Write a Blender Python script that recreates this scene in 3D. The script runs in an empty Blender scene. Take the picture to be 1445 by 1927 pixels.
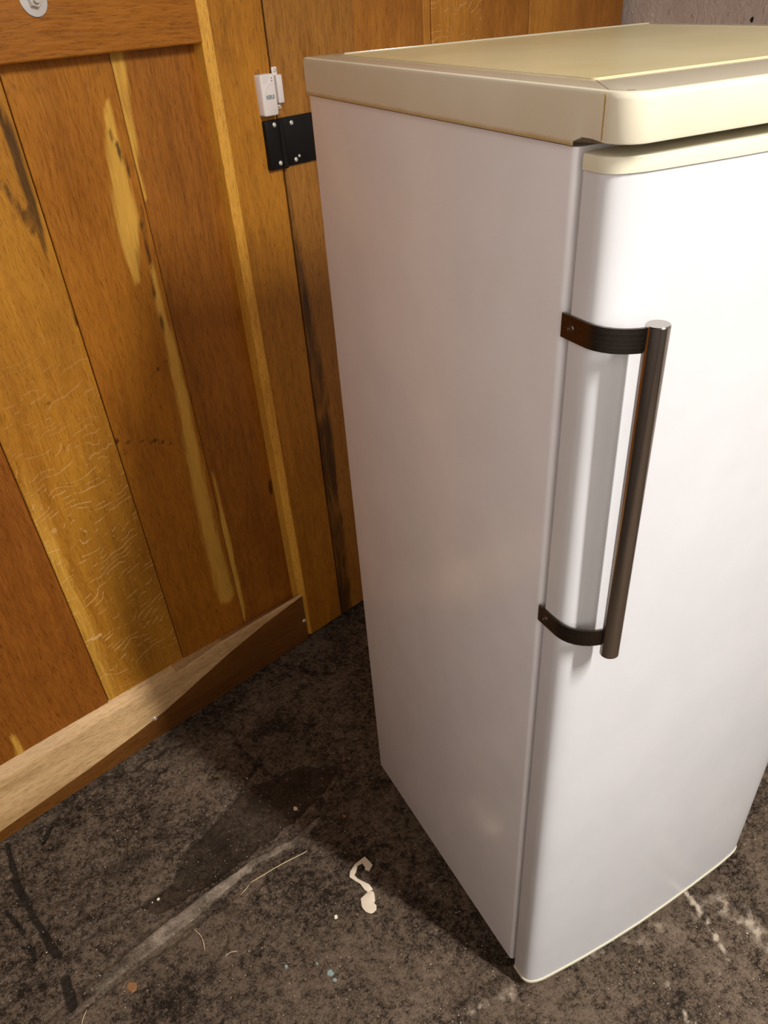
import bpy, bmesh, math, random
import numpy as np
from mathutils import Vector, Matrix

C = bpy.context.scene.collection
SC = bpy.context.scene

# ------------------------------------------------------------------ camera
cam = bpy.data.cameras.new('camera')
cam_ob = bpy.data.objects.new('camera', cam)
C.objects.link(cam_ob)
cam_ob.matrix_world = Matrix((
    (0.8780050, 0.3353998, -0.3414882, -0.4902196),
    (-0.4760197, 0.5371412, -0.6963365, -0.6052957),
    (-0.0501237, 0.7739421, 0.6312696, 1.6153862),
    (0, 0, 0, 1)))
cam.sensor_fit = 'VERTICAL'; cam.sensor_height = 36.0
cam.lens = 36.0*1445.2647/1927.0
cam.shift_x = -0.018542; cam.shift_y = 0.089373
cam.clip_start = 0.02; cam.clip_end = 50
SC.camera = cam_ob

# ------------------------------------------------------------------ light and exposure
SC.view_settings.view_transform = 'Standard'
SC.view_settings.look = 'None'
SC.view_settings.exposure = 0.0
SC.view_settings.gamma = 1.0
SC.view_settings.use_curve_mapping = False
world = bpy.data.worlds.new('room_dark'); SC.world = world
world.use_nodes = True
world.node_tree.nodes['Background'].inputs[0].default_value = (0.05, 0.045, 0.04, 1)
world.node_tree.nodes['Background'].inputs[1].default_value = 0.02

def area(name, loc, target, sx, sy, power, col):
    l = bpy.data.lights.new(name, 'AREA')
    l.shape = 'RECTANGLE'; l.size = sx; l.size_y = sy
    l.energy = power; l.color = col
    o = bpy.data.objects.new(name, l); C.objects.link(o)
    o.location = loc
    o.rotation_euler = (Vector(target) - Vector(loc)).to_track_quat('-Z', 'Y').to_euler()
    return o
# the garage's ceiling lamp (its housing is built below)
# a batten tube running away from the fridge
lamp_light = area('ceiling_lamp_light', (0.765, -1.775, 3.02), (0.765, -1.775, 0.0), 1.25, 0.11, 181, (1.0, 0.965, 0.925))
lamp_light.rotation_euler = (math.radians(-28), 0, math.radians(-69.5))

# ------------------------------------------------------------------ helpers
def tag(o, label=None, cat=None, group=None, kind=None):
    if label: o['label'] = label
    if cat: o['category'] = cat
    if group: o['group'] = group
    if kind: o['kind'] = kind
    return o

def empty(name, loc=(0, 0, 0), rz=0.0, parent=None):
    o = bpy.data.objects.new(name, None)
    o.empty_display_size = 0.05
    C.objects.link(o); o.location = loc; o.rotation_euler = (0, 0, rz)
    if parent: o.parent = parent
    return o

def finish(me, m, smooth):
    if m: me.materials.append(m)
    if smooth is not None:
        me.polygons.foreach_set('use_smooth', [True] * len(me.polygons))
        me.set_sharp_from_angle(angle=math.radians(smooth))

def mesh_ob(name, verts, faces, m, parent=None, smooth=35, loc=None):
    me = bpy.data.meshes.new(name)
    me.from_pydata([tuple(v) for v in verts], [], faces)
    bm = bmesh.new(); bm.from_mesh(me)
    bmesh.ops.recalc_face_normals(bm, faces=bm.faces)
    bm.to_mesh(me); bm.free()
    finish(me, m, smooth)
    o = bpy.data.objects.new(name, me); C.objects.link(o)
    if parent: o.parent = parent
    if loc: o.location = loc
    return o

def bm_ob(name, bm, m, parent=None, smooth=35, loc=None):
    me = bpy.data.meshes.new(name)
    bmesh.ops.recalc_face_normals(bm, faces=bm.faces)
    bm.to_mesh(me); bm.free()
    finish(me, m, smooth)
    o = bpy.data.objects.new(name, me); C.objects.link(o)
    if parent: o.parent = parent
    if loc: o.location = loc
    return o

def bm_box(bm, lo, hi, bevel=0.0, seg=2):
    lo = Vector(lo); hi = Vector(hi)
    r = bmesh.ops.create_cube(bm, size=1.0)
    vs = r['verts']
    for v in vs:
        v.co = Vector([(lo[i] + hi[i]) / 2 + v.co[i] * (hi[i] - lo[i]) for i in range(3)])
    if bevel > 0:
        es = list({e for v in vs for e in v.link_edges})
        bmesh.ops.bevel(bm, geom=es, offset=bevel, segments=seg, profile=0.5, affect='EDGES')

def box(name, lo, hi, m, parent=None, bevel=0.0, seg=2, smooth=35):
    bm = bmesh.new(); bm_box(bm, lo, hi, bevel, seg)
    return bm_ob(name, bm, m, parent, smooth)

def loops_mesh(loops, cap0=True, cap1=True):
    n = len(loops[0]); verts = [p for l in loops for p in l]; faces = []
    for k in range(len(loops) - 1):
        for i in range(n):
            j = (i + 1) % n
            faces.append((k*n + i, k*n + j, (k+1)*n + j, (k+1)*n + i))
    if cap0: faces.append(tuple(range(n - 1, -1, -1)))
    if cap1: faces.append(tuple((len(loops) - 1)*n + i for i in range(n)))
    return verts, faces

def lathe(axis_o, axis_d, prof, n=20):
    """prof: list of (radius, height along axis). Returns verts, faces."""
    d = Vector(axis_d).normalized()
    u = d.orthogonal().normalized(); w = d.cross(u)
    loops = []
    for r, h in prof:
        loops.append([Vector(axis_o) + d*h + (u*math.cos(2*math.pi*i/n) + w*math.sin(2*math.pi*i/n))*r for i in range(n)])
    return loops_mesh(loops)

# --------------------------------------------------------------- numpy noise
def vnoise(x, y, seed):
    xi = np.floor(x).astype(np.int64); yi = np.floor(y).astype(np.int64)
    xf = x - xi; yf = y - yi
    def h(a, b):
        n = (a * 374761393 + b * 668265263 + seed * 974711) & 0x7fffffff
        n = ((n ^ (n >> 13)) * 1274126177) & 0x7fffffff
        return ((n ^ (n >> 16)) & 0xffff) / 65535.0
    u = xf*xf*(3 - 2*xf); v = yf*yf*(3 - 2*yf)
    return (h(xi, yi)*(1-u) + h(xi+1, yi)*u)*(1-v) + (h(xi, yi+1)*(1-u) + h(xi+1, yi+1)*u)*v

def fbm(x, y, seed, octv=4):
    s = 0; a = 0.5; t = 0
    for k in range(octv):
        s = s + a*vnoise(x*2**k, y*2**k, seed + k*17); t += a; a *= 0.5
    return s / t

def seg_dist(x, y, poly):
    """distance to a polyline of (x, y, half-width); returns distance / half-width (min)"""
    best = np.full(x.shape, 1e9); dist = np.full(x.shape, 1e9); side = np.zeros(x.shape)
    for (ax, ay, aw), (bx, by, bw) in zip(poly[:-1], poly[1:]):
        dx, dy = bx - ax, by - ay; L = dx*dx + dy*dy + 1e-12
        t = np.clip(((x - ax)*dx + (y - ay)*dy) / L, 0, 1)
        px = ax + t*dx; py = ay + t*dy
        d = np.hypot(x - px, y - py)
        q = d / (aw + (bw - aw)*t)
        side = np.where(d < dist, ((x - ax)*dy - (y - ay)*dx)/math.sqrt(L), side)
        dist = np.minimum(dist, d)
        best = np.minimum(best, q)
    return best, dist, side

def band(x, y, poly, soft=0.35):
    q, _, _ = seg_dist(x, y, poly)
    return np.clip((1 + soft - q) / (2*soft), 0, 1)

# ------------------------------------------------------------------ materials
def new_mat(name):
    m = bpy.data.materials.new(name); m.use_nodes = True
    nt = m.node_tree; b = nt.nodes['Principled BSDF']
    return m, nt, b

class NB:
    def __init__(s, nt): s.nt = nt; s.N = nt.nodes; s.L = nt.links
    def node(s, t, **kw):
        n = s.N.new(t)
        for k, v in kw.items(): setattr(n, k, v)
        return n
    def put(s, sock, v):
        if isinstance(v, bpy.types.NodeSocket): s.L.new(v, sock)
        elif v is not None: sock.default_value = v
    def math(s, op, a, b=None, c=None, clamp=False):
        n = s.node('ShaderNodeMath', operation=op, use_clamp=clamp)
        s.put(n.inputs[0], a)
        if b is not None: s.put(n.inputs[1], b)
        if c is not None: s.put(n.inputs[2], c)
        return n.outputs[0]
    def mix(s, f, a, b, mode='MIX'):
        n = s.node('ShaderNodeMix', data_type='RGBA', blend_type=mode)
        s.put(n.inputs[0], f); s.put(n.inputs[6], a); s.put(n.inputs[7], b)
        return n.outputs[2]
    def map(s, v, a, b, c=0.0, d=1.0):
        n = s.node('ShaderNodeMapRange', clamp=True)
        n.interpolation_type = 'SMOOTHSTEP'
        s.put(n.inputs[0], v)
        for i, q in enumerate((a, b, c, d)): n.inputs[i+1].default_value = q
        return n.outputs[0]
    def scale(s, v, sc, off=(0, 0, 0)):
        n = s.node('ShaderNodeMapping'); s.put(n.inputs[0], v)
        n.inputs['Scale'].default_value = sc; n.inputs['Location'].default_value = off
        return n.outputs[0]
    def noise(s, v, scale, detail=3, rough=0.55, dist=0.0):
        n = s.node('ShaderNodeTexNoise'); s.put(n.inputs['Vector'], v)
        n.inputs['Scale'].default_value = scale; n.inputs['Detail'].default_value = detail
        n.inputs['Roughness'].default_value = rough; n.inputs['Distortion'].default_value = dist
        return n.outputs[0]
    def bump(s, h, strength, dist, normal=None):
        n = s.node('ShaderNodeBump'); s.put(n.inputs['Height'], h)
        n.inputs['Strength'].default_value = strength; n.inputs['Distance'].default_value = dist
        if normal: s.L.new(normal, n.inputs['Normal'])
        return n.outputs[0]

def rgb(r, g, b):   # sRGB 0-255 to linear
    f = lambda c: (c/255/12.92) if c/255 <= 0.04045 else ((c/255 + 0.055)/1.055)**2.4
    return (f(r), f(g), f(b), 1)

def wood(name, light, dark, axis='Z', seed=0.0, sap=(0.72, 0.385, 0.06, 1), rough=0.42, contrast=1.0, pale=None, figure=1.0):
    m, nt, b = new_mat(name); nb = NB(nt)
    co = nb.node('ShaderNodeTexCoord').outputs['Object']
    g = (1, 1, 0.035) if axis == 'Z' else (0.035, 1, 1)
    gm = (1, 1, 0.075) if axis == 'Z' else (0.075, 1, 1)
    off = (seed*1.37, seed*2.11, seed*0.73)
    # slow warp so the grain wanders
    warp = nb.noise(nb.scale(co, (2.2, 2.2, 2.2), off), 1.0, 2)
    w3 = nb.node('ShaderNodeVectorMath', operation='MULTIPLY_ADD')
    cmb = nb.node('ShaderNodeCombineXYZ')
    wv = nb.math('SUBTRACT', warp, 0.5)
    if axis == 'Z': nb.put(cmb.inputs[0], nb.math('MULTIPLY', wv, 0.07))
    else: nb.put(cmb.inputs[2], nb.math('MULTIPLY', wv, 0.05))
    add = nb.node('ShaderNodeVectorMath', operation='ADD')
    nb.put(add.inputs[0], co); nb.put(add.inputs[1], cmb.outputs[0])
    p = add.outputs[0]
    broad = nb.noise(nb.scale(p, tuple(k*34 for k in g), off), 1.0, 3, 0.6, 0.25)
    mid = nb.noise(nb.scale(p, tuple(k*210 for k in gm), off), 1.0, 3, 0.65, 0.15)
    gf = (1, 1, 0.06) if axis == 'Z' else (0.06, 1, 1)
    fine = nb.noise(nb.scale(p, tuple(k*640 for k in gf), off), 1.0, 2, 0.7)
    blot = nb.noise(nb.scale(co, (5, 5, 2.6) if axis == 'Z' else (2.6, 5, 5), off), 1.0, 3, 0.55, 0.4)
    v = nb.math('ADD', nb.math('MULTIPLY', broad, 0.34*figure), nb.math('MULTIPLY', mid, 0.30))
    v = nb.math('ADD', v, nb.math('MULTIPLY', blot, 0.40))
    v = nb.math('ADD', v, nb.math('MULTIPLY', fine, 0.30))
    c0 = 0.67 - 0.19/contrast; c1 = 0.67 + 0.19/contrast
    f = nb.map(v, c0, c1)
    col = nb.mix(f, dark, light)
    pore = nb.map(fine, 0.33, 0.44, 1.0, 0.0)
    col = nb.mix(nb.math('MULTIPLY', pore, 0.6), col, tuple(c*0.42 for c in dark[:3]) + (1,))
    at = nb.node('ShaderNodeAttribute', attribute_name='feat')
    sx = nb.node('ShaderNodeSeparateColor'); nb.put(sx.inputs[0], at.outputs['Color'])
    edge = nb.math('MULTIPLY', nb.math('SUBTRACT', nb.math('ADD', nb.math('MULTIPLY', broad, .5), nb.math('MULTIPLY', mid, .5)), 0.5), 1.6)
    sapf = nb.map(nb.math('ADD', sx.outputs[0], edge), 0.15, 0.95)
    sapf = nb.math('MULTIPLY', sapf, nb.map(sx.outputs[0], 0.02, 0.25))
    sapc = nb.mix(nb.map(v, c0, c1), tuple(c*0.68 for c in sap[:3]) + (1,), sap)
    col = nb.mix(sapf, col, sapc)
    dkf = nb.map(nb.math('ADD', sx.outputs[1], edge), 0.3, 0.85)
    dkf = nb.math('MULTIPLY', dkf, nb.map(sx.outputs[1], 0.02, 0.25))
    col = nb.mix(nb.math('MULTIPLY', dkf, 0.85), col, (0.022, 0.009, 0.003, 1))
    # medullary ray flecks: thin pale wavy lines lying across the grain
    sxyz = nb.node('ShaderNodeSeparateXYZ'); nb.put(sxyz.inputs[0], co)
    wob = nb.noise(nb.scale(co, (9, 1, 9), off), 1.0, 2, 0.5, 0.5)
    wob2 = nb.noise(nb.scale(co, (60, 1, 60), off), 1.0, 2, 0.6)
    t = nb.math('ADD', nb.math('MULTIPLY', sxyz.outputs[2], 62.0), nb.math('MULTIPLY', wob, 7.0))
    t = nb.math('ADD', t, nb.math('MULTIPLY', wob2, 0.35))
    t = nb.math('SUBTRACT', t, nb.math('MULTIPLY', sxyz.outputs[0], 16.0))
    fr_ = nb.math('ABSOLUTE', nb.math('SUBTRACT', nb.math('FRACT', t), 0.5))
    line = nb.map(fr_, 0.05, 0.13, 1.0, 0.0)
    fm = nb.map(nb.noise(nb.scale(co, (15, 1, 44), off), 1.0, 3, 0.6, 0.6), 0.48, 0.57)
    line = nb.math('MULTIPLY', nb.math('MULTIPLY', line, fm), sx.outputs[2])
    col = nb.mix(nb.math('MULTIPLY', line, 0.8), col, pale or (0.80, 0.50, 0.22, 1))
    nb.put(b.inputs['Base Color'], col)
    nb.put(b.inputs['Roughness'], nb.map(mid, 0.3, 0.7, rough - 0.07, rough + 0.1))
    b.inputs['Specular IOR Level'].default_value = 0.35
    hgt = nb.math('ADD', nb.math('MULTIPLY', fine, 0.6), nb.math('MULTIPLY', mid, 0.4))
    nb.put(b.inputs['Normal'], nb.bump(hgt, 0.35, 0.0012))
    return m

def plain(name, col, rough=0.4, metal=0.0, spec=0.5, bump=0.0, bscale=400.0, coat=0.0):
    m, nt, b = new_mat(name); nb = NB(nt)
    co = nb.node('ShaderNodeTexCoord').outputs['Object']
    n = nb.noise(co, 9.0, 3)
    k = nb.map(n, 0.3, 0.7)
    nb.put(b.inputs['Base Color'], nb.mix(k, tuple(c*0.955 for c in col[:3]) + (1,), col))
    b.inputs['Roughness'].default_value = rough
    b.inputs['Metallic'].default_value = metal
    b.inputs['Specular IOR Level'].default_value = spec
    b.inputs['Coat Weight'].default_value = coat
    if bump:
        nb.put(b.inputs['Normal'], nb.bump(nb.noise(co, bscale, 2), bump, 0.001))
    return m

def aged_plastic(name, col, amber, zlo, zhi, rough=0.3):
    """cream plastic with amber staining along its lower edge (dirt of its own, by height)"""
    m, nt, b = new_mat(name); nb = NB(nt)
    co = nb.node('ShaderNodeTexCoord').outputs['Object']
    sp = nb.node('ShaderNodeSeparateXYZ'); nb.put(sp.inputs[0], co)
    n = nb.noise(co, 28.0, 4)
    big = nb.map(nb.noise(co, 5.0, 3), 0.35, 0.65)
    base = nb.mix(big, tuple(c*f for c, f in zip(col[:3], (0.93, 0.92, 0.86))) + (1,), col)
    z = nb.math('ADD', sp.outputs[2], nb.math('MULTIPLY', nb.math('SUBTRACT', n, 0.5), 0.004))
    f = nb.map(z, zlo, zhi, 0.75, 0.0)
    nb.put(b.inputs['Base Color'], nb.mix(f, base, amber))
    b.inputs['Roughness'].default_value = rough
    nb.put(b.inputs['Normal'], nb.bump(nb.noise(co, 260.0, 2), 0.05, 0.0008))
    return m

def brushed(name, col, rough, axis):
    m, nt, b = new_mat(name); nb = NB(nt)
    co = nb.node('ShaderNodeTexCoord').outputs['Object']
    sc = {'Z': (8, 8, 1800), 'X': (1500, 1500, 6), 'V': (6, 6, 900)}[axis]
    n = nb.noise(nb.scale(co, sc), 1.0, 2)
    nb.put(b.inputs['Base Color'], nb.mix(nb.map(n, 0.3, 0.7), tuple(c*0.975 for c in col[:3]) + (1,), col))
    b.inputs['Metallic'].default_value = 1.0
    nb.put(b.inputs['Roughness'], nb.map(n, 0.25, 0.75, rough - 0.03, rough + 0.03))
    return m

M = {}
# oak of the garage doors: one material per board so that every board keeps its own colour
OAKL = (0.40, 0.165, 0.024, 1); OAKD = (0.19, 0.062, 0.008, 1)
M['oak_a'] = wood('oak_red_brown', (0.347, 0.114, 0.0112, 1), (0.179, 0.050, 0.0050, 1), seed=1.0)
M['oak_b'] = wood('oak_golden_flecked', (0.543, 0.241, 0.0223, 1), (0.312, 0.117, 0.0099, 1), seed=4.3, contrast=0.9)
M['oak_c'] = wood('oak_orange_brown', (0.462, 0.174, 0.0136, 1), (0.254, 0.081, 0.0062, 1), seed=7.7, contrast=0.8)
M['oak_d'] = wood('oak_brown', (0.393, 0.140, 0.0136, 1), (0.196, 0.062, 0.0062, 1), seed=11.2, contrast=0.9)
M['oak_stile'] = wood('oak_stile', (0.508, 0.208, 0.0161, 1), (0.254, 0.089, 0.0062, 1), seed=15.1)
M['oak_chamfer'] = wood('oak_pale_arris', (0.82, 0.42, 0.055, 1), (0.55, 0.24, 0.028, 1), seed=17.1)
M['oak_rail'] = wood('oak_rail', (0.420, 0.149, 0.0112, 1), (0.252, 0.080, 0.0050, 1), axis='X', seed=21.4)
M['oak_sill'] = wood('oak_weathered_pale', (0.74, 0.49, 0.235, 1), (0.43, 0.255, 0.105, 1), axis='X', seed=25.9, rough=0.55)
M['oak_front'] = wood('oak_dark_varnished', (0.210, 0.080, 0.0140, 1), (0.095, 0.033, 0.0060, 1), axis='X', seed=28.0)
M['oak_r1'] = wood('oak_right_stile', (0.453, 0.196, 0.0305, 1), (0.244, 0.093, 0.0122, 1), seed=31.0)
M['oak_r2'] = wood('oak_right_board', (0.537, 0.213, 0.0279, 1), (0.298, 0.104, 0.0111, 1), seed=35.0)
M['oak_r3'] = wood('oak_right_pale_board', (0.656, 0.283, 0.0390, 1), (0.403, 0.152, 0.0168, 1), seed=39.0)
M['dark_gap'] = plain('dark_gap', (0.010, 0.008, 0.006, 1), 0.9)
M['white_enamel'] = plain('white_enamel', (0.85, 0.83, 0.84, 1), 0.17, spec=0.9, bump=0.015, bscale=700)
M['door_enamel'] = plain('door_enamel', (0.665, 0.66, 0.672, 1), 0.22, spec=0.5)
M['cream'] = aged_plastic('cream_plastic', (0.74, 0.685, 0.545, 1), (0.48, 0.29, 0.06, 1), 1.4965, 1.5015, 0.33)
M['cream_trim'] = plain('cream_trim', (0.71, 0.665, 0.50, 1), 0.35)
M['top_panel'] = aged_plastic('yellowed_top', (0.70, 0.60, 0.35, 1), (0.5, 0.36, 0.12, 1), 0, 0.001, 0.24)
M['lid_border'] = plain('lid_border_plastic', (0.50, 0.44, 0.33, 1), 0.16, spec=0.6)
M['amber'] = plain('amber_stain', (0.45, 0.26, 0.06, 1), 0.5)
M['gasket'] = plain('gasket', (0.30, 0.24, 0.18, 1), 0.7)
M['steel_bar'] = brushed('dark_brushed_steel', (0.52, 0.485, 0.46, 1), 0.18, 'X')
M['steel_strap'] = brushed('dark_steel_strap', (0.115, 0.098, 0.085, 1), 0.28, 'V')
M['screw'] = plain('zinc_screw', (0.75, 0.72, 0.66, 1), 0.35, metal=0.6)
M['dark_screw'] = plain('dark_screw', (0.16, 0.13, 0.11, 1), 0.35, metal=1.0)
M['washer'] = plain('zinc_washer', (0.80, 0.79, 0.76, 1), 0.38, metal=0.85)
M['black'] = plain('black_powder_coat', (0.004, 0.004, 0.004, 1), 0.45, spec=0.25, bump=0.05, bscale=900)
M['sensor_white'] = plain('sensor_white_plastic', (0.80, 0.73, 0.69, 1), 0.45)
M['print'] = plain('teal_print', (0.10, 0.17, 0.20, 1), 0.6)
M['paper'] = plain('paper', (0.72, 0.62, 0.48, 1), 0.8, bump=0.2, bscale=300)
M['flake'] = plain('white_flake', (0.82, 0.74, 0.58, 1), 0.7)
M['straw'] = plain('straw', (0.60, 0.46, 0.28, 1), 0.6)
M['leaf'] = plain('brown_leaf', (0.25, 0.12, 0.045, 1), 0.7)
M['teal_flake'] = plain('teal_paint_flake', (0.22, 0.30, 0.27, 1), 0.7)
M['stone'] = plain('stone', (0.20, 0.16, 0.12, 1), 0.8)
M['lamp_body'] = plain('lamp_body', (0.7, 0.7, 0.68, 1), 0.5)

def wall_paint(name, c1, c2, scale=1.0):
    m, nt, b = new_mat(name); nb = NB(nt)
    co = nb.node('ShaderNodeTexCoord').outputs['Object']
    n1 = nb.noise(co, 3.0, 4); n2 = nb.noise(nb.scale(co, (1, 1, 0.6)), 70.0*scale, 5, 0.6, 0.8)
    nb.put(b.inputs['Base Color'], nb.mix(nb.map(n1, 0.35, 0.65), c1, c2))
    b.inputs['Roughness'].default_value = 0.6
    nb.put(b.inputs['Normal'], nb.bump(n2, 0.8, 0.006))
    return m
M['wall'] = wall_paint('painted_rough_wall', (0.56, 0.475, 0.42, 1), (0.70, 0.61, 0.54, 1))
M['wall_room'] = wall_paint('painted_brick_wall', (0.11, 0.094, 0.078, 1), (0.15, 0.128, 0.105, 1))
M['wall_bounce'] = wall_paint('added_bounce_wall', (0.80, 0.77, 0.755, 1), (0.86, 0.83, 0.81, 1))
def darken_low_bounce(m):
    nt = m.node_tree; nb = NB(nt); b = nt.nodes['Principled BSDF']
    old = b.inputs['Base Color'].links[0].from_socket
    sp = nb.node('ShaderNodeSeparateXYZ'); nb.put(sp.inputs[0], nb.node('ShaderNodeTexCoord').outputs['Object'])
    nb.put(b.inputs['Base Color'], nb.mix(nb.map(sp.outputs[2], 1.048, 1.052), (0.06, 0.045, 0.035, 1), old))
darken_low_bounce(M['wall_bounce'])      # added for the light: white above bounces onto the fridge, dark below cuts it
M['ceiling'] = wall_paint('ceiling_board', (0.06, 0.05, 0.04, 1), (0.09, 0.075, 0.06, 1))

def concrete(name):
    m, nt, b = new_mat(name); nb = NB(nt)
    co = nb.node('ShaderNodeTexCoord').outputs['Object']
    n1 = nb.noise(co, 4.0, 5, 0.6, 0.3)
    n2 = nb.noise(co, 42.0, 5, 0.65, 0.4)
    n3 = nb.noise(co, 260.0, 4, 0.75)
    v = nb.math('ADD', nb.math('MULTIPLY', n1, 0.4), nb.math('MULTIPLY', n2, 0.4))
    v = nb.math('ADD', v, nb.math('MULTIPLY', n3, 0.55))
    n4 = nb.noise(co, 105.0, 3, 0.6, 0.3)
    v = nb.math('ADD', v, nb.math('MULTIPLY', nb.math('SUBTRACT', n4, 0.5), 0.35))
    at = nb.node('ShaderNodeAttribute', attribute_name='feat')
    sx = nb.node('ShaderNodeSeparateColor'); nb.put(sx.inputs[0], at.outputs['Color'])
    rockc = nb.mix(nb.map(v, 0.545, 0.80), (0.016, 0.0105, 0.0065, 1), (0.195, 0.142, 0.100, 1))
    smc = nb.mix(nb.map(v, 0.545, 0.82), (0.018, 0.0118, 0.0072, 1), (0.066, 0.045, 0.029, 1))
    col = nb.mix(sx.outputs[1], rockc, smc)
    edge = nb.math('MULTIPLY', nb.math('SUBTRACT', nb.math('ADD', nb.math('MULTIPLY', n2, .5), nb.math('MULTIPLY', n3, .5)), 0.5), 1.6)
    wf = nb.map(nb.math('ADD', sx.outputs[0], nb.math('MULTIPLY', edge, sx.outputs[0])), 0.12, 0.95)
    col = nb.mix(nb.math('MULTIPLY', wf, 0.92), col, (0.58, 0.48, 0.37, 1))
    dk = nb.map(nb.math('ADD', sx.outputs[2], nb.math('MULTIPLY', edge, sx.outputs[2])), 0.2, 0.8)
    col = nb.mix(nb.math('MULTIPLY', dk, 0.85), col, (0.016, 0.012, 0.009, 1))
    # grit: tiny pale and dark specks in the concrete
    vo = nb.node('ShaderNodeTexVoronoi', feature='F1'); nb.put(vo.inputs['Vector'], co)
    vo.inputs['Scale'].default_value = 120.0
    sc = nb.node('ShaderNodeSeparateColor'); nb.put(sc.inputs[0], vo.outputs['Color'])
    spk = nb.math('MULTIPLY', nb.map(vo.outputs['Distance'], 0.10, 0.24, 1.0, 0.0), nb.map(sc.outputs[0], 0.86, 0.9))
    col = nb.mix(nb.math('MULTIPLY', spk, 0.75), col, (0.50, 0.42, 0.32, 1))
    spd = nb.math('MULTIPLY', nb.map(vo.outputs['Distance'], 0.15, 0.35, 1.0, 0.0), nb.map(sc.outputs[1], 0.8, 0.86))
    col = nb.mix(nb.math('MULTIPLY', spd, 0.6), col, (0.018, 0.013, 0.010, 1))
    nb.put(b.inputs['Base Color'], col)
    nb.put(b.inputs['Roughness'], nb.map(n2, 0.3, 0.7, 0.6, 0.9))
    b.inputs['Specular IOR Level'].default_value = 0.16
    h = nb.math('ADD', nb.math('MULTIPLY', n2, 0.7), nb.math('MULTIPLY', n3, 0.35))
    inv = nb.math('SUBTRACT', 1.0, nb.math('MULTIPLY', sx.outputs[1], 0.6))
    nb.put(b.inputs['Normal'], nb.bump(nb.math('MULTIPLY', h, inv), 1.0, 0.010))
    return m
M['concrete'] = concrete('worn_concrete')

# ------------------------------------------------------------------ the setting
# garage door line: origin A at floor, s runs along the leaves, n faces the room
A = Vector((-0.9175, 0.8782, 0.0)); DV = Vector((0.95424, 0.29911, 0.0)); NV = Vector((0.29911, -0.95424, 0.0))
RZ = math.atan2(DV.y, DV.x)
def sn(s, e, z=0.0): return A + DV*s + NV*e + Vector((0, 0, z))      # e: out from the door face into the room

# ---- floor: one cast slab with its cracks, worn ridge and gouges as relief
PATCH = [(-0.6505, 0.5408), (-0.6170, 0.4887), (-0.4579, 0.5144), (-0.3090, 0.5529), (-0.1737, 0.6012), (-0.0833, 0.6668), (-0.1815, 0.7253), (-0.3478, 0.7196), (-0.5254, 0.6161), (-0.5665, 0.5616)]
RIDGE = [(-0.9123, 0.3499, .010), (-0.8117, 0.3876, .016), (-0.6801, 0.4263, .020), (-0.5652, 0.4543, .020), (-0.4688, 0.4813, .015), (-0.3810, 0.5068, .010), (-0.2681, 0.5149, .012), (-0.1996, 0.5420, .006)]
STEP = [(-1.0441, 0.4537, .004), (-0.9613, 0.4607, .004), (-0.8950, 0.4795, .004), (-0.8431, 0.4957, .004), (-0.7283, 0.5268, .004), (-0.6505, 0.5408, .004), (-0.5665, 0.5616, .004), (-0.5254, 0.6161, .004), (-0.4345, 0.6712, .004), (-0.3478, 0.7196, .004), (-0.2295, 0.8395, .004)]
GOUGES = [[(-0.9034, 0.8699, .006), (-0.8957, 0.7452, .008), (-0.8665, 0.6066, .008), (-0.8406, 0.5117, .009)],
          [(-0.9269, 0.6783, .005), (-0.8993, 0.6011, .006)], [(-0.8922, 0.5675, .005), (-0.8828, 0.5211, .005)],
          [(-0.8224, 0.8329, .006), (-0.7962, 0.8712, .006)], [(-0.8357, 0.4519, .010), (-0.8284, 0.3849, .012)],
          [(-0.7250, 0.8868, .005), (-0.7228, 0.8837, .005)], [(-0.8110, 0.7984, .006), (-0.8073, 0.7980, .006)]]
CRACKS = [[(-0.7070, 0.9721, .004), (-0.5733, 0.9378, .006), (-0.4760, 0.9760, .008), (-0.4255, 0.9680, .005)],
          [(-0.6292, 0.8135, .003), (-0.5487, 0.8622, .005), (-0.4932, 0.9110, .004)],
          [(-0.6199, 0.3030, .003), (-0.5440, 0.3240, .004), (-0.4996, 0.3498, .003)],
          [(-0.6386, 0.4052, .003), (-0.4968, 0.4339, .004), (-0.4665, 0.4493, .003)],
          [(-0.3001, 0.9495, .004), (-0.2868, 0.8090, .006), (-0.2502, 0.7050, .004)]]
WHITES = [[(0.4432, 0.0450, .004), (0.4363, -0.0713, .008), (0.4283, -0.1340, .008), (0.4059, -0.2147, .005)],
          [(0.4845, -0.1022, .016), (0.4963, -0.1663, .024), (0.5030, -0.2314, .02)],
          [(0.1354, -0.0594, .012), (0.2385, -0.0724, .018), (0.3555, -0.0989, .016)],
          [(-0.1237, -0.0324, .012), (-0.0273, -0.0419, .014)], [(0.2484, -0.2410, .005), (0.2509, -0.2768, .005)],
          [(0.2533, -0.1839, .008), (0.2569, -0.1982, .007)], [(0.4073, -0.1008, .02), (0.4601, -0.1027, .02)],
          [(-0.4990, 1.0506, .008), (-0.4204, 1.0688, .008)]]

def in_poly(x, y, poly):
    r = np.zeros(x.shape, bool); n = len(poly)
    for i in range(n):
        (x1, y1), (x2, y2) = poly[i], poly[(i+1) % n]
        c = ((y1 > y) != (y2 > y)) & (x < (x2 - x1)*(y - y1)/(y2 - y1 + 1e-12) + x1)
        r ^= c
    return r.astype(float)

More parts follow.
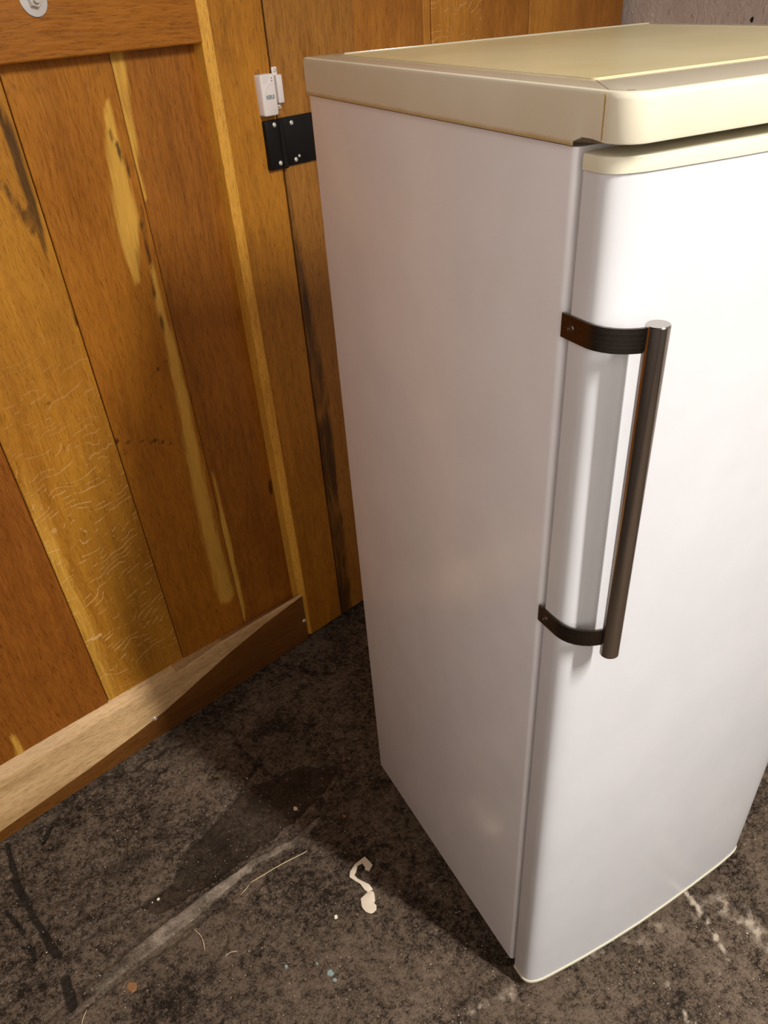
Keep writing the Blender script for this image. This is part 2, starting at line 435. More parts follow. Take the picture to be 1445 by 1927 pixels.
def floor_fields(x, y):
    wx = x + (fbm(x*22, y*22, 5) - .5)*.035; wy = y + (fbm(x*22, y*22, 9) - .5)*.035
    rx = x + (fbm(x*45, y*45, 15) - .5)*.010; ry = y + (fbm(x*45, y*45, 19) - .5)*.010
    q, d, side = seg_dist(rx, ry, RIDGE)
    ridge = np.clip((1.12 - q)/.24, 0, 1)
    sx_ = x + (fbm(x*35, y*35, 25) - .5)*.018; sy_ = y + (fbm(x*35, y*35, 29) - .5)*.018
    qs, ds, sside = seg_dist(sx_, sy_, STEP)
    far = (sside < 0).astype(float)                      # beyond the step: the rough upper skin
    near = np.exp(-(d/.16)**2)
    patch = in_poly(sx_, sy_, PATCH)
    rough_zone = far*np.exp(-np.maximum(0, x + .15)*6)
    h = (fbm(x*7, y*7, 21) - .5)*.006 + (fbm(x*40, y*40, 33, 4) - .5)*.0045*(1 - .75*patch)*(1 - .7*ridge)
    h = h + rough_zone*(.0035 + (fbm(x*34, y*34, 44, 4) - .5)*.014)
    h = h + ridge*.004*(1 - .3*(fbm(x*60, y*60, 3) - .5))
    h = h - np.exp(-(np.abs(q - 1.3)/.22)**2)*.0035*(side > -1) - patch*.002
    h = h - np.exp(-(ds/.0045)**2)*.0045
    dark = .8*np.exp(-(ds/.004)**2)*(.35 + .65*fbm(x*30, y*30, 8)) + .55*np.exp(-(np.abs(q - 1.45)/.3)**2)*(q < 3)*fbm(x*35, y*35, 61)*1.5
    for g in GOUGES:
        k = band(wx*.35 + x*.65, wy*.35 + y*.65, g, .3); h = h - .006*k; dark = np.maximum(dark, k*.95)
    for g in CRACKS:
        k = band(wx, wy, g, .6); h = h - .006*k; dark = np.maximum(dark, k*.55)
    white = ridge*np.clip((.36 + .6*(fbm(x*16, y*16, 71) - .4)), 0, 1)*np.clip((x + 1.0)/.35, .4, 1)
    for g, wt in zip(WHITES, (1.25, .62, .42, .55, .7, .45, .45, .6)):
        white = np.maximum(white, band(wx, wy, g, .95)*np.clip(.1 + 2.6*(fbm(x*85, y*85, 81) - .28), 0, 1.2)*wt)
    smooth = np.clip(patch*.95 + ridge*.5 + .25*(fbm(x*5, y*5, 91) > .55), 0, 1)
    dark = np.maximum(dark, np.clip((fbm(x*9, y*9, 101) - .60)*3.2, 0, .5))
    return h - .004, np.clip(white, 0, 1), smooth, np.clip(dark, 0, 1)

def build_floor():
    xs = np.concatenate([np.linspace(-2.6, -1.1, 12)[:-1], np.arange(-1.1, 0.95, .0048), np.linspace(.95, 2.2, 10)])
    ys = np.concatenate([np.linspace(-3.9, -.42, 14)[:-1], np.arange(-.42, 1.3, .0048), np.linspace(1.3, 2.4, 8)])
    X, Y = np.meshgrid(xs, ys)
    h, w, s, d = floor_fields(X, Y)
    me = bpy.data.meshes.new('floor')
    nx, ny = len(xs), len(ys)
    co = np.stack([X, Y, h], -1).reshape(-1, 3)
    i = np.arange(nx*ny).reshape(ny, nx)
    f = np.stack([i[:-1, :-1], i[:-1, 1:], i[1:, 1:], i[1:, :-1]], -1).reshape(-1, 4)
    me.vertices.add(len(co)); me.vertices.foreach_set('co', co.ravel())
    me.loops.add(f.size); me.loops.foreach_set('vertex_index', f.ravel())
    me.polygons.add(len(f)); me.polygons.foreach_set('loop_start', np.arange(0, f.size, 4))
    me.update(calc_edges=True)
    at = me.color_attributes.new('feat', 'FLOAT_COLOR', 'POINT')
    at.data.foreach_set('color', np.stack([w, s, d, np.ones_like(w)], -1).astype(np.float32).ravel())
    me.polygons.foreach_set('use_smooth', [True]*len(me.polygons))
    me.materials.append(M['concrete'])
    o = bpy.data.objects.new('floor', me); C.objects.link(o)
    tag(o, 'worn dark brown concrete floor with cracks, gouges and white dust marks', kind='structure')
build_floor()
def fz(x, y):
    return float(floor_fields(np.array([[x]]), np.array([[y]]))[0][0, 0])

def slab(name, pts, z0, z1, m, label):
    n = len(pts)
    v = [(p[0], p[1], z0) for p in pts] + [(p[0], p[1], z1) for p in pts]
    f = [tuple(range(n))[::-1], tuple(range(n, 2*n))] + [(i, (i+1) % n, n + (i+1) % n, n + i) for i in range(n)]
    o = mesh_ob(name, v, f, m, None, None)
    tag(o, label, kind='structure'); return o
CEIL = 3.15
def strip(s0, e0, s1, e1):      # plan quad in door coordinates
    return [sn(s0, e0), sn(s1, e0), sn(s1, e1), sn(s0, e1)]
slab('wall_right', strip(2.52, 4.2, 2.64, -0.12), -0.02, CEIL, M['wall'], 'rough grey-beige painted side wall at top right beyond the oak doors')
slab('wall_left', strip(-0.92, 4.2, -0.8, -0.12), -0.02, CEIL, M['wall_bounce'], 'unseen side wall left of the oak doors, white above and dark below to shape the light')
slab('wall_back', strip(-0.92, 4.2, 2.64, 4.32), -0.02, CEIL, M['wall_room'], 'painted wall behind the camera, out of frame')
slab('wall_front', strip(-0.92, -0.12, 2.64, -0.2), -0.02, CEIL, M['dark_gap'], 'dark void behind the closed oak doors')
slab('ceiling', strip(-0.92, 4.32, 2.64, -0.2), CEIL, CEIL + .06, M['ceiling'], 'painted ceiling above the frame')

# small paint lumps and a chip on the rough side wall
wr = bpy.data.objects['wall_right']
def wall_lump(name, e, z, r, m):
    bm = bmesh.new(); bmesh.ops.create_icosphere(bm, subdivisions=2, radius=1.0)
    c = sn(2.52, e, z)
    for v in bm.verts:
        w_ = 1 + .25*math.sin(v.co.y*5 + r*900) + .2*math.cos(v.co.z*6); v.co = c + DV*(v.co.x*r*.3) + NV*(v.co.y*r*.8*w_) + Vector((0, 0, v.co.z*r*w_))
    return bm_ob(name, bm, m, wr, 60)
wall_lump('lump', 0.0805, 1.4910, 0.0045, M['flake'])
wall_lump('lump', 0.1379, 1.4963, 0.0060, M['wall'])
wall_lump('lump', 0.2124, 1.4891, 0.0070, M['wall'])
wall_lump('lump', 0.3202, 1.4899, 0.0060, M['wall'])
wall_lump('chip', 0.3870, 1.4773, 0.0060, M['dark_gap'])
wall_lump('lump', 0.0137, 1.4983, 0.0040, M['wall'])

# ------------------------------------------------------------------ oak garage doors
def plank(name, parent, s0, s1, z0, z1, face, thick, m, feats=None, bev=.0018, nx=22, nz=150, zb=None):
    """one board: face = distance of its face from the door plane (negative: recessed). feats(s, z) -> sap, dark, fleck"""
    if feats is None: nx, nz = 3, 4
    xs = np.concatenate([[0, bev], np.linspace(0, s1 - s0, nx + 2)[1:-1], [s1 - s0 - bev, s1 - s0]])
    zs = np.linspace(z0, z1, nz)
    X, Z = np.meshgrid(xs, zs)
    Y = np.zeros_like(X); Y[:, 0] = bev; Y[:, -1] = bev            # local y points away from the room
    n, k = X.shape
    V = np.stack([X, Y, Z], -1).reshape(-1, 3).tolist()
    F = []
    for a in range(n - 1):
        for b_ in range(k - 1):
            i = a*k + b_
            F.append((i, i + 1, i + k + 1, i + k))
    b0 = len(V); w = s1 - s0
    V += [[0, thick, z0], [w, thick, z0], [w, thick, z1], [0, thick, z1]]
    F += [(b0 + 1, b0, b0 + 3, b0 + 2)]
    F += [tuple([b0, b0 + 1] + [i for i in range(k - 1, -1, -1)])]
    F += [tuple([b0 + 2, b0 + 3] + [(n - 1)*k + i for i in range(k)])]
    F += [tuple([b0 + 3, b0] + [a*k for a in range(n)])]
    F += [tuple([b0 + 1, b0 + 2] + [a*k + k - 1 for a in range(n - 1, -1, -1)])]
    me = bpy.data.meshes.new(name); me.from_pydata(V, [], F)
    col = np.zeros((len(V), 4), np.float32); col[:, 3] = 1
    if feats is not None:
        sp, dk, fl = feats(X + s0, Z)
        for c, a in enumerate((sp, dk, fl)):
            col[:n*k, c] = np.clip(np.broadcast_to(a, X.shape).ravel(), 0, 1)
    at = me.color_attributes.new('feat', 'FLOAT_COLOR', 'POINT'); at.data.foreach_set('color', col.ravel())
    finish(me, m, 20)
    o = bpy.data.objects.new(name, me); C.objects.link(o)
    o.parent = parent; o.location = (s0, -face, 0)
    return o

Z1 = 2.3
leaf_l = empty('door_1', A, RZ); tag(leaf_l, 'varnished oak garage door leaf with recessed vertical boards, left of the black hinge', kind='structure')
leaf_r = empty('door_2', A, RZ); tag(leaf_r, 'varnished oak garage door leaf behind the white fridge, right of the black hinge', kind='structure')
# local frame of both leaves: x = s, y = away from the room, z up

BD = -0.045      # face of the recessed boards
def fA0(s, z):
    n = fbm(s*40, z*4, 3)
    return band(s, z, [(.05, .40, .003), (.055, .30, .010), (.058, .16, .014)], .5)*.9, 0*s, 0*s
def fA(s, z):
    dk = band(s, z, [(0.3719, 0.7194, .004), (0.3533, 0.4550, .006), (0.3506, 0.2403, .004)], .9)*.45
    dk = np.maximum(dk, band(s, z, [(0.2874, 0.5925, .004), (0.2758, 0.3528, .004)], .9)*.3)
    return band(s, z, [(0.1298, 0.2659, .002), (0.1459, 0.2289, .008), (0.1394, 0.1691, .012)], .6)*.8, dk, 0*s
def fB(s, z):
    w = (fbm(s*9, z*6, 17) - .5)*.03
    dk = np.zeros_like(s)
    for p in ([(0.5851, 1.5175, .010), (0.6008, 1.4387, .012), (0.5988, 1.3558, .014), (0.5971, 1.2847, .010), (0.5955, 1.2188, .003)],
              [(0.5586, 1.3795, .006), (0.5739, 1.3164, .010), (0.5823, 1.2785, .006)],
              [(0.5930, 1.4556, .004), (0.5985, 1.3815, .006), (0.6018, 1.3201, .005)],
              [(0.6107, 1.2152, .002), (0.6096, 1.1551, .0045), (0.6134, 1.0992, .002)],
              [(0.5849, 1.3188, .009), (0.5866, 1.3068, .009)], [(0.5950, 1.2961, .007), (0.5961, 1.2849, .007)]):
        dk = np.maximum(dk, band(s + w*.4, z + w, p, .7)*.8)
    dk = np.maximum(dk, band(s, z, [(0.4926, 0.9757, .008), (0.5072, 0.9646, .004)], .8)*.6)
    fl = np.clip((1.0 - z)/.25, 0, 1)*np.clip((z - .2)/.08, 0, 1)*(.55 + .9*(fbm(s*12, z*7, 5) - .3))
    fl = np.maximum(fl, .25*np.clip((1.15 - z)/.2, 0, 1))
    sp = np.clip((.95 - z)/.5, 0, .55)*np.clip((.45 - s)/.05, 0, 1)  # lit strip beside the fridge's shadow edge, painted in as paler wood
    return sp, dk, fl
def fC(s, z):
    sp = np.zeros_like(s); w = (fbm(s*14, z*7, 27) - .5)*.02
    for p in ([(0.7928, 1.4645, .003), (0.7864, 1.3967, .012), (0.7824, 1.3338, .020), (0.7754, 1.2584, .026), (0.7693, 1.1990, .017), (0.7637, 1.1313, .002)],
              [(0.8108, 1.1684, .004), (0.8016, 1.0823, .008), (0.8001, 1.0004, .013), (0.7967, 0.8748, .017), (0.7894, 0.7242, .020), (0.7865, 0.5052, .022), (0.7912, 0.2861, .024)]):
        sp = np.maximum(sp, band(s + w, z, p, .45))
    dk = np.zeros_like(s)
    for p in ([(0.7816, 1.4235, .003), (0.7985, 1.3771, .006), (0.8054, 1.3394, .004)],
              [(0.8127, 1.2807, .004), (0.8052, 1.2014, .005), (0.7953, 1.1066, .003)],
              [(0.8054, 1.2524, .009), (0.8066, 1.2442, .009)],
              [(0.7991, 1.0830, .002), (0.7905, 1.0154, .004), (0.7877, 0.9860, .002)],
              [(0.7186, 0.9382, .002), (0.7803, 0.9699, .004), (0.7931, 0.9757, .002)],
              [(0.5929, 0.8446, .003), (0.7164, 0.7972, .004), (0.7532, 0.7710, .002)]):
        dk = np.maximum(dk, band(s, z, p, .7)*.75)
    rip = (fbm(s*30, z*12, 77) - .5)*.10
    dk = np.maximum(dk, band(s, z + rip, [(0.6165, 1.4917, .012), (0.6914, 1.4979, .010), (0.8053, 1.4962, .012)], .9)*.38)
    grey = band(s, z, [(0.7816, 1.2066, .008), (0.7528, 1.0955, .022), (0.7340, 1.0206, .018)], .9)*.4  # tip of the fridge's cast shadow, painted into the board
    return sp, np.maximum(dk, grey), 0*s
def fD(s, z):
    sp = np.zeros_like(s)
    for p in ([(0.8382, 1.5376, .016), (0.8327, 1.4853, .015), (0.8284, 1.4175, .011), (0.8286, 1.3450, .004), (0.8272, 1.2879, .0015)],
              [(0.8414, 0.7171, .003), (0.8308, 0.4823, .008), (0.8225, 0.2276, .013), (0.8192, 0.1791, .013)]):
        sp = np.maximum(sp, band(s, z, p, .35)*.9)
    dk = band(s, z, [(0.9997, 0.5616, .005), (0.9986, 0.5284, .008)], .8)*.9
    dk = np.maximum(dk, band(s, z, [(0.8415, 1.0888, .0025), (0.8424, 1.0771, .0025)], .8)*.8)
    dk = np.maximum(dk, band(s, z, [(0.8250, 1.2384, .003), (0.8295, 1.1423, .004), (0.8249, 1.0291, .002)], .9)*.4)
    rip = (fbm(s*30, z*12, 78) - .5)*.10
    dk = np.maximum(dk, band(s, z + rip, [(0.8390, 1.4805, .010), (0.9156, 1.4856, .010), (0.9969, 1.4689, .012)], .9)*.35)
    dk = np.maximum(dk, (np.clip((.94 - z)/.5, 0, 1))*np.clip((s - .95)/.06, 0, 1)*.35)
    return sp, dk, 0*s

ZB = .15
plank('plank', leaf_l, -.70, -0.1380, .10, 1.75, BD, .02, M['oak_d'])
plank('plank', leaf_l, -0.1359, 0.0756, ZB - .06, 1.75, BD, .02, M['oak_a'], fA0)
plank('plank', leaf_l, 0.0776, 0.3814, ZB - .06, 1.75, BD + .001, .02, M['oak_a'], fA)
plank('plank', leaf_l, 0.3835, 0.6126, ZB - .06, 1.75, BD, .02, M['oak_b'], fB)
plank('plank', leaf_l, 0.6146, 0.8226, ZB - .06, 1.75, BD + .0005, .02, M['oak_c'], fC)
plank('plank', leaf_l, 0.8246, 1.06, ZB - .06, 1.75, BD - .001, .02, M['oak_d'], fD)

def prism(name, parent, prof_yz, x0, x1, m, smooth=20):
    """profile in local (y, z), swept along x"""
    n = len(prof_yz)
    v = [(x0, y, z) for y, z in prof_yz] + [(x1, y, z) for y, z in prof_yz]
    f = [tuple(range(n))[::-1], tuple(range(n, 2*n))] + [(i, (i+1) % n, n + (i+1) % n, n + i) for i in range(n)]
    return mesh_ob(name, v, f, m, parent, smooth)

# stile with its broad pale chamfer
def fSt(s, z):
    dk = band(s, z, [(1.1240, 1.3722, .003), (1.1112, 1.1971, .012), (1.1060, 0.9306, .016), (1.0964, 0.5430, .016)], .9)*.25
    dk = np.maximum(dk, band(s, z, [(1.1404, 0.7714, .006), (1.1519, 0.7628, .006)], .8)*.8)
    dk = np.maximum(dk, np.clip((s - 1.135)/.015, 0, 1)*np.clip((1.31 - z)/.1, 0, 1)*.35)
    return 0*s, dk, 0*s
CH = .0155
plank('stile', leaf_l, 1.0225, 1.1505, .012, Z1, 0.0, .055, M['oak_stile'], fSt, nx=10, nz=120)
mesh_ob('chamfer', [(1.0225, 0, .012), (1.0225, 0, Z1), (1.0065, CH, Z1), (1.0065, CH, .012), (1.0065, .055, Z1), (1.0065, .055, .012), (1.0225, .055, Z1), (1.0225, .055, .012)],
        [(0, 3, 2, 1), (3, 5, 4, 2), (5, 7, 6, 4), (7, 0, 1, 6), (1, 2, 4, 6), (0, 7, 5, 3)], M['oak_chamfer'], leaf_l, 10)
# upper rail, lying level with the back of the chamfer
prism('rail', leaf_l, [(.0147, 1.5365), (.0130, 1.5385), (.0130, 1.75), (.070, 1.75), (.070, 1.5365)], -.70, 1.0062, M['oak_rail'])
prism('rail', leaf_l, [(.013, Z1 - .16), (.013, Z1), (.055, Z1), (.055, Z1 - .16)], -.70, 1.0062, M['oak_rail'])
plank('plank', leaf_l, -.70, .28, 1.74, Z1 - .15, BD, .02, M['oak_c'])
plank('plank', leaf_l, .282, 1.06, 1.74, Z1 - .15, BD, .02, M['oak_d'])

# bottom rail: a worn timber whose long chamfer runs out towards the stile
def bottom_rail():
    prof = []   # stations: (s, z of front lower arris, z of chamfer top, setback of chamfer top, z of ledge at the boards)
    st = [(-.70, .020, .160, .024, .200), (-.2, .024, .160, .024, .199), (.013, .033, .161, .023, .197), (.264, .0495, .153, .022, .192), (.40, .063, .154, .021, .1875),
          (.498, .0755, .156, .020, .185), (.571, .093, .156, .018, .182), (.728, .132, .175, .010, .174), (.86, .156, .176, .006, .168), (1.009, .172, .176, .003, .1575)]
    loops = []
    for k, (s, zc, zt, sb, zl) in enumerate(st):
        rnd = random.Random(k)
        j = rnd.uniform(-.0012, .0012)
        pts = [(.0, .004), (0, zc*.5), (0, zc - .003 + j), (.0008, zc + .001 + j)]
        for t in (.33, .66): pts.append((sb*t + .0008*math.sin(k*2 + t*5), zc + (zt - zc)*t))
        pts += [(sb, zt), (sb + .003, zt + .002), (.046, zl - .0105), (.070, zl - .0125), (.070, .004)]
        loops.append([(s, y, z) for y, z in pts])
    # refine along s for smooth shading
    v, f = loops_mesh(loops)
    o = mesh_ob('rail', v, f, M['oak_sill'], leaf_l, 14)
    o.data.materials.append(M['oak_front'])
    n_ = len(loops[0])
    for k, p_ in enumerate(o.data.polygons):
        if k < n_*(len(loops) - 1) and k % n_ < 3: p_.material_index = 1
    o['label'] = 'pale weathered bottom rail with a long worn chamfer'
    return o
bottom_rail()

def screw_head(name, parent, c, ax, r, m, h=.002, cross=True, mdark=None):
    v, f = lathe(c, ax, [(r*1.0, -.001), (r, h*.3), (r*.86, h*.8), (r*.5, h*1.15), (r*.42, h*1.15), (r*.34, h*.6), (.0001, h*.5)], 16)
    return mesh_ob(name, v, f, m, parent, 40)

# bolt with washer on the upper rail
def hexprism(c, ax, r, h, bev):
    v, f = lathe(c, ax, [(r, 0), (r, h - bev), (r*.9, h)], 6)
    return v, f
bs, bz = (0.6932, 1.6174)
bolt = empty('bolt', (bs, .013, bz), 0, leaf_l)
v, f = lathe((0, 0, 0), (0, -1, 0), [(.0235, -.0005), (.0235, .0014), (.0228, .002), (.010, .0022), (.0099, .0005)], 32)
mesh_ob('washer', v, f, M['washer'], bolt, 30)
v, f = hexprism((0, -.002, 0), (0, -1, 0), .0115, .008, .0012); mesh_ob('nut', v, f, M['screw'], bolt, 20)
v, f = lathe((0, -.004, 0), (0, -1, 0), [(.006, 0), (.006, .010), (.005, .0118), (.0001, .012)], 16); mesh_ob('shank', v, f, M['washer'], bolt, 40)

# two small screws in the bottom rail
for s_, z_ in ((0.4656, 0.0740), (1.0012, 0.0801)):
    v, f = lathe((s_, .004, z_), (0, -1, 0), [(.0065, -.004), (.0065, .005), (.005, .0065), (.0034, .0066), (.003, .0052), (.0001, .005)], 12)
    mesh_ob('screw', v, f, M['screw'], leaf_l, 40)

# right leaf: stile and boards almost flush
RB = [(1.1555, 1.3095, 0.0, 'oak_r1'), (1.311, 1.3935, -.0015, 'oak_r1'), (1.396, 1.621, -.004, 'oak_r2'), (1.623, 1.648, -.005, 'oak_r3'), (1.650, 1.836, -.003, 'oak_r3'), (1.8385, 2.032, -.005, 'oak_r2'),
      (2.0345, 2.250, -.004, 'oak_r3'), (2.2525, 2.494, -.0045, 'oak_r2')]
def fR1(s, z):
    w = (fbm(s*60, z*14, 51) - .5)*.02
    dk = np.clip((1.178 + w + .035*np.clip((1.25 - z)/.5, 0, 1) - s)/.016, 0, 1)*(.45 + .4*np.clip((1.2 - z)/.5, 0, 1))*(.4 + fbm(s*30, z*12, 8))  # mould by the crack, darkened further low down to stand for shade
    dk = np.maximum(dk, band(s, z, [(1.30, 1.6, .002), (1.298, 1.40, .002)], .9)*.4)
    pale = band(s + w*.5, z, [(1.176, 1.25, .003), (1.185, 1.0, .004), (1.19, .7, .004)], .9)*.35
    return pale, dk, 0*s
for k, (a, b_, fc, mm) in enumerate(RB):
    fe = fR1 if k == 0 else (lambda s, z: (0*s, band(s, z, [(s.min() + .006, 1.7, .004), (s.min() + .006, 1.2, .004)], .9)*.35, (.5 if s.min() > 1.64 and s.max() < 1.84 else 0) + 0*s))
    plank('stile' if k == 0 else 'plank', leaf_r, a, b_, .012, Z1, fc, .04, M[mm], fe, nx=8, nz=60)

# black folding hinge across the two leaves
hg = empty('hinge', sn(1.152, 0, 1.303), RZ)
tag(hg, 'black metal hinge plate with silver screws joining two oak doors, behind the fridge corner', 'hinge')
box('leaf', (-.0425, -.0115, 0), (-.004, 0, .092), M['black'], hg, .0018)
box('leaf', (.006, -.0075, .0015), (.172, 0, .0925), M['black'], hg, .0015)
v, f = lathe((0, -.009, -.0008), (0, 0, 1), [(.0056, 0), (.0064, .0006), (.0064, .0925), (.0056, .0933)], 18); mesh_ob('knuckle', v, f, M['black'], hg, 40)
box('pin_plate', (.0058, -.0098, .046), (.0076, -.007, .074), M['dark_screw'], hg, .0004)
for (px_s, px_z, e) in ((1.1335, 1.3862, 0.0115), (1.1370, 1.3142, 0.0115), (1.1831, 1.3837, 0.0075), (1.1840, 1.3139, 0.0075)):
    screw_head('screw', hg, (px_s - 1.152, -e + .0004, px_z - 1.303), (0, -1, 0), .0050, M['screw'], .0026)
screw_head('rivet', hg, (1.1945 - 1.152, -.0071, 1.3195 - 1.303), (0, -1, 0), .0033, M['screw'], .0022)

# white door alarm: transmitter on the left leaf, magnet on the right leaf
ds = empty('door_sensor', sn(1.1075, 0, 1.4035), RZ)
tag(ds, 'white plastic door alarm transmitter with printed name, on oak above the black hinge', 'sensor')
def rbox(name, x0, x1, z0, z1, y0, y1, m, parent, r, er=.0015, taper=0.0):
    def loop(y, o):
        p = []
        for cx, cz, a0 in ((x1 - r, z1 - r, 0), (x0 + r, z1 - r, 90), (x0 + r, z0 + r, 180), (x1 - r, z0 + r, 270)):
            for k in range(5):
                a = math.radians(a0 + k*22.5); p.append((cx + math.cos(a)*(r - o), y, cz + math.sin(a)*(r - o)))
        return p
    loops = [loop(y1, 0), loop(y0 + er, taper), loop(y0 + er*.4, taper + er*.4), loop(y0, taper + er)]
    v, f = loops_mesh(loops); return mesh_ob(name, v, f, m, parent, 35)
rbox('sensor_body', .0, .0375, 0, .0725, -.0185, 0, M['sensor_white'], ds, .0045, .0018)
for k in range(6):
    box('groove', (.004, -.0187, .0575 + k*.0022), (.0215 - (5 - k)*.0012, -.0183, .0581 + k*.0022), plain('groove_line', (.62, .57, .53, 1), .6) if k == 0 else bpy.data.materials['groove_line'], ds)
for zz in (.0605, .065):
    v, f = lathe((.0288, -.0184, zz), (0, -1, 0), [(.0011, 0), (.0011, .0004), (.0001, .0005)], 10); mesh_ob('indicator', v, f, M['black'], ds, 40)
arc = [(.0295 - .0205*math.sin(t) , .056 - .021 + .021*math.cos(t)) for t in [k*math.pi/2/10 for k in range(11)]]
arcv = []; arcf = []
for k, (ax_, az_) in enumerate(arc):
    arcv += [(ax_, -.01875, az_), (ax_ + .0005, -.01875, az_ - .0005), (ax_, -.0182, az_), (ax_ + .0005, -.0182, az_ - .0005)]
    if k:
        i = 4*k - 4; arcf += [(i, i+1, i+5, i+4), (i, i+4, i+6, i+2), (i+1, i+3, i+7, i+5)]
mesh_ob('curved_line', arcv, arcf, bpy.data.materials['groove_line'], ds, None)
v, f = lathe((.0045, -.0095, .0715), (0, 0, 1), [(.0012, 0), (.0012, .0085), (.0016, .009), (.0016, .0098), (.0001, .010)], 10); mesh_ob('antenna', v, f, plain('brass', (.6, .42, .2, 1), .3, metal=1.0), ds, 40)
cu = bpy.data.curves.new('sensor_text', 'FONT'); cu.body = 'KERUI'; cu.size = .0098; cu.extrude = .00012; cu.align_x = 'CENTER'; cu.offset = .00028
tmp = bpy.data.objects.new('tmp_text', cu); C.objects.link(tmp)
dg = bpy.context.evaluated_depsgraph_get()
tme = bpy.data.meshes.new_from_object(tmp.evaluated_get(dg)); bpy.data.objects.remove(tmp)
tme.name = 'lettering'; tme.materials.clear(); tme.materials.append(M['print'])
lt = bpy.data.objects.new('lettering', tme); C.objects.link(lt); lt.parent = ds
lt.location = (.0205, -.01862, .0296); lt.rotation_euler = (math.pi/2, 0, 0); lt.scale = (.8, 1, 1)

mg = empty('sensor_magnet', sn(1.1565, 0, 1.4115), RZ)
tag(mg, 'small white magnet block of the door alarm, on the right oak door', 'sensor')
rbox('base_plate', -.004, .0085, 0, .074, -.0035, 0, M['sensor_white'], mg, .002, .0008)
rbox('magnet_case', -.0025, .0125, .011, .0605, -.0125, 0, M['sensor_white'], mg, .0018, .0012)
for zz in (.0055, .0675):
    screw_head('screw', mg, (.0022, -.0034, zz), (0, -1, 0), .0036, M['screw'], .0022)

# ------------------------------------------------------------------ the tall white fridge
fr = empty('refrigerator', (0, 0, 0)); tag(fr, 'tall white refrigerator with yellowed cream top and dark steel bar handle, on concrete floor', 'refrigerator')
W_ = .6; D_ = .589; ZT = 1.494; LT = 1.5378
# cabinet with rounded folded edges
def rrect(x0, x1, y0, y1, rf, rb, z, n=5, o=0.0):
    p = []
    for cx, cy, a0, r in ((x1 - rf, y0 + rf, 270, rf), (x1 - rb, y1 - rb, 0, rb), (x0 + rb, y1 - rb, 90, rb), (x0 + rf, y0 + rf, 180, rf)):
        for k in range(n):
            a = math.radians(a0 + 90*k/(n - 1)); rr = max(r - o, .0005)
            p.append((cx + math.cos(a)*rr, cy + math.sin(a)*rr, z))
    return p
v, f = loops_mesh([rrect(0, W_, -.0030, D_, .007, .004, .034, o=.004), rrect(0, W_, -.0030, D_, .007, .004, .036), rrect(0, W_, -.0030, D_, .007, .004, ZT)])
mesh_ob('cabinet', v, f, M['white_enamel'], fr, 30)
box('gasket', (.012, -.0160, .05), (.588, -.0025, 1.470), M['gasket'], fr, .002)
box('plinth', (.02, .05, .012), (.58, .57, .034), M['dark_gap'], fr)
for fx in (.05, .55):
    for fy in (.06, .53):
        v, f = lathe((fx, fy, -.004), (0, 0, 1), [(.017, 0), (.019, .004), (.019, .012), (.009, .014), (.009, .03)], 16)
        mesh_ob('foot', v, f, M['black'], fr, 40)

# door: bowed front and well rounded left and right corners
DXY = [(.0, -.0405), (.0006, -.0455), (.0025, -.0505), (.006, -.0550), (.0115, -.0589), (.020, -.0622), (.0335, -.0651), (.050, -.0664), (.0718, -.0676), (.100, -.0691), (.137, -.0706), (.2066, -.0716), (.28, -.0707),
       (.3576, -.0671), (.44, -.0617), (.527, -.0548), (.565, -.0500), (.582, -.0470), (.592, -.0430), (.598, -.038), (.6, -.031)]
def door_loop(z, off=0.0, yb=-.0150):
    t = (z - .03)/1.46
    p = [(0 - off, yb, z)]
    n = len(DXY)
    for i, (x, y) in enumerate(DXY):
        a = DXY[max(i-1, 0)]; b_ = DXY[min(i+1, n-1)]
        tx, ty = b_[0] - a[0], b_[1] - a[1]; L = math.hypot(tx, ty)
        p.append((x + ty/L*off, y - tx/L*off + .0075*t, z))
    p.append((.6 + off, yb, z))
    return p
dr = empty('door', (0, 0, 0), 0, fr)
zs = [.036 + (1.4785 - .036)*k/24 for k in range(25)]
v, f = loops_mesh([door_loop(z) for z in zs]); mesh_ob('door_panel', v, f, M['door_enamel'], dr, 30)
v, f = loops_mesh([door_loop(1.4785, .0012), door_loop(1.4788, .0016), door_loop(1.4898, .0016), door_loop(1.4912, .0008), door_loop(1.4918, -.0008)]); mesh_ob('top_trim', v, f, M['cream_trim'], dr, 30)
v, f = loops_mesh([door_loop(.0285, .0008), door_loop(.029, .0018), door_loop(.0352, .0018), door_loop(.036, .0012)]); mesh_ob('bottom_trim', v, f, M['cream_trim'], dr, 30)

# bar handle on two wrapped straps
HB = (.0452, -.0905, .9455); HT = (.0400, -.0905, 1.3585)
ax = (Vector(HT) - Vector(HB)); L = ax.length
v, f = lathe(HB, ax, [(.0108, 0), (.0118, .0010), (.0118, L - .0010), (.0108, L)], 40); mesh_ob('handle_bar', v, f, M['steel_bar'], dr, 30)
def strap(z0, z1):
    path = [(-.0030, -.0050), (-.0030, -.0380), (-.0027, -.0450), (-.0012, -.0530), (.0020, -.0610), (.0070, -.0685), (.0130, -.0745), (.0200, -.0795), (.0270, -.0830), (.0360, -.0860)]
    th = .0032; outer = []; inner = []
    n = len(path)
    for i, (x, y) in enumerate(path):
        a = path[max(i-1, 0)]; b_ = path[min(i+1, n-1)]
        tx, ty = b_[0] - a[0], b_[1] - a[1]; l = math.hypot(tx, ty)
        outer.append((x, y)); inner.append((x - ty/l*th, y + tx/l*th))
    ring = outer + inner[::-1]
    e = .0004
    v, f = loops_mesh([[(x, y, z0) for x, y in ring], [(x, y, z1) for x, y in ring]])
    return mesh_ob('strap', v, f, M['steel_strap'], dr, 28)
strap(1.3310, 1.3545); strap(.9610, .9850)
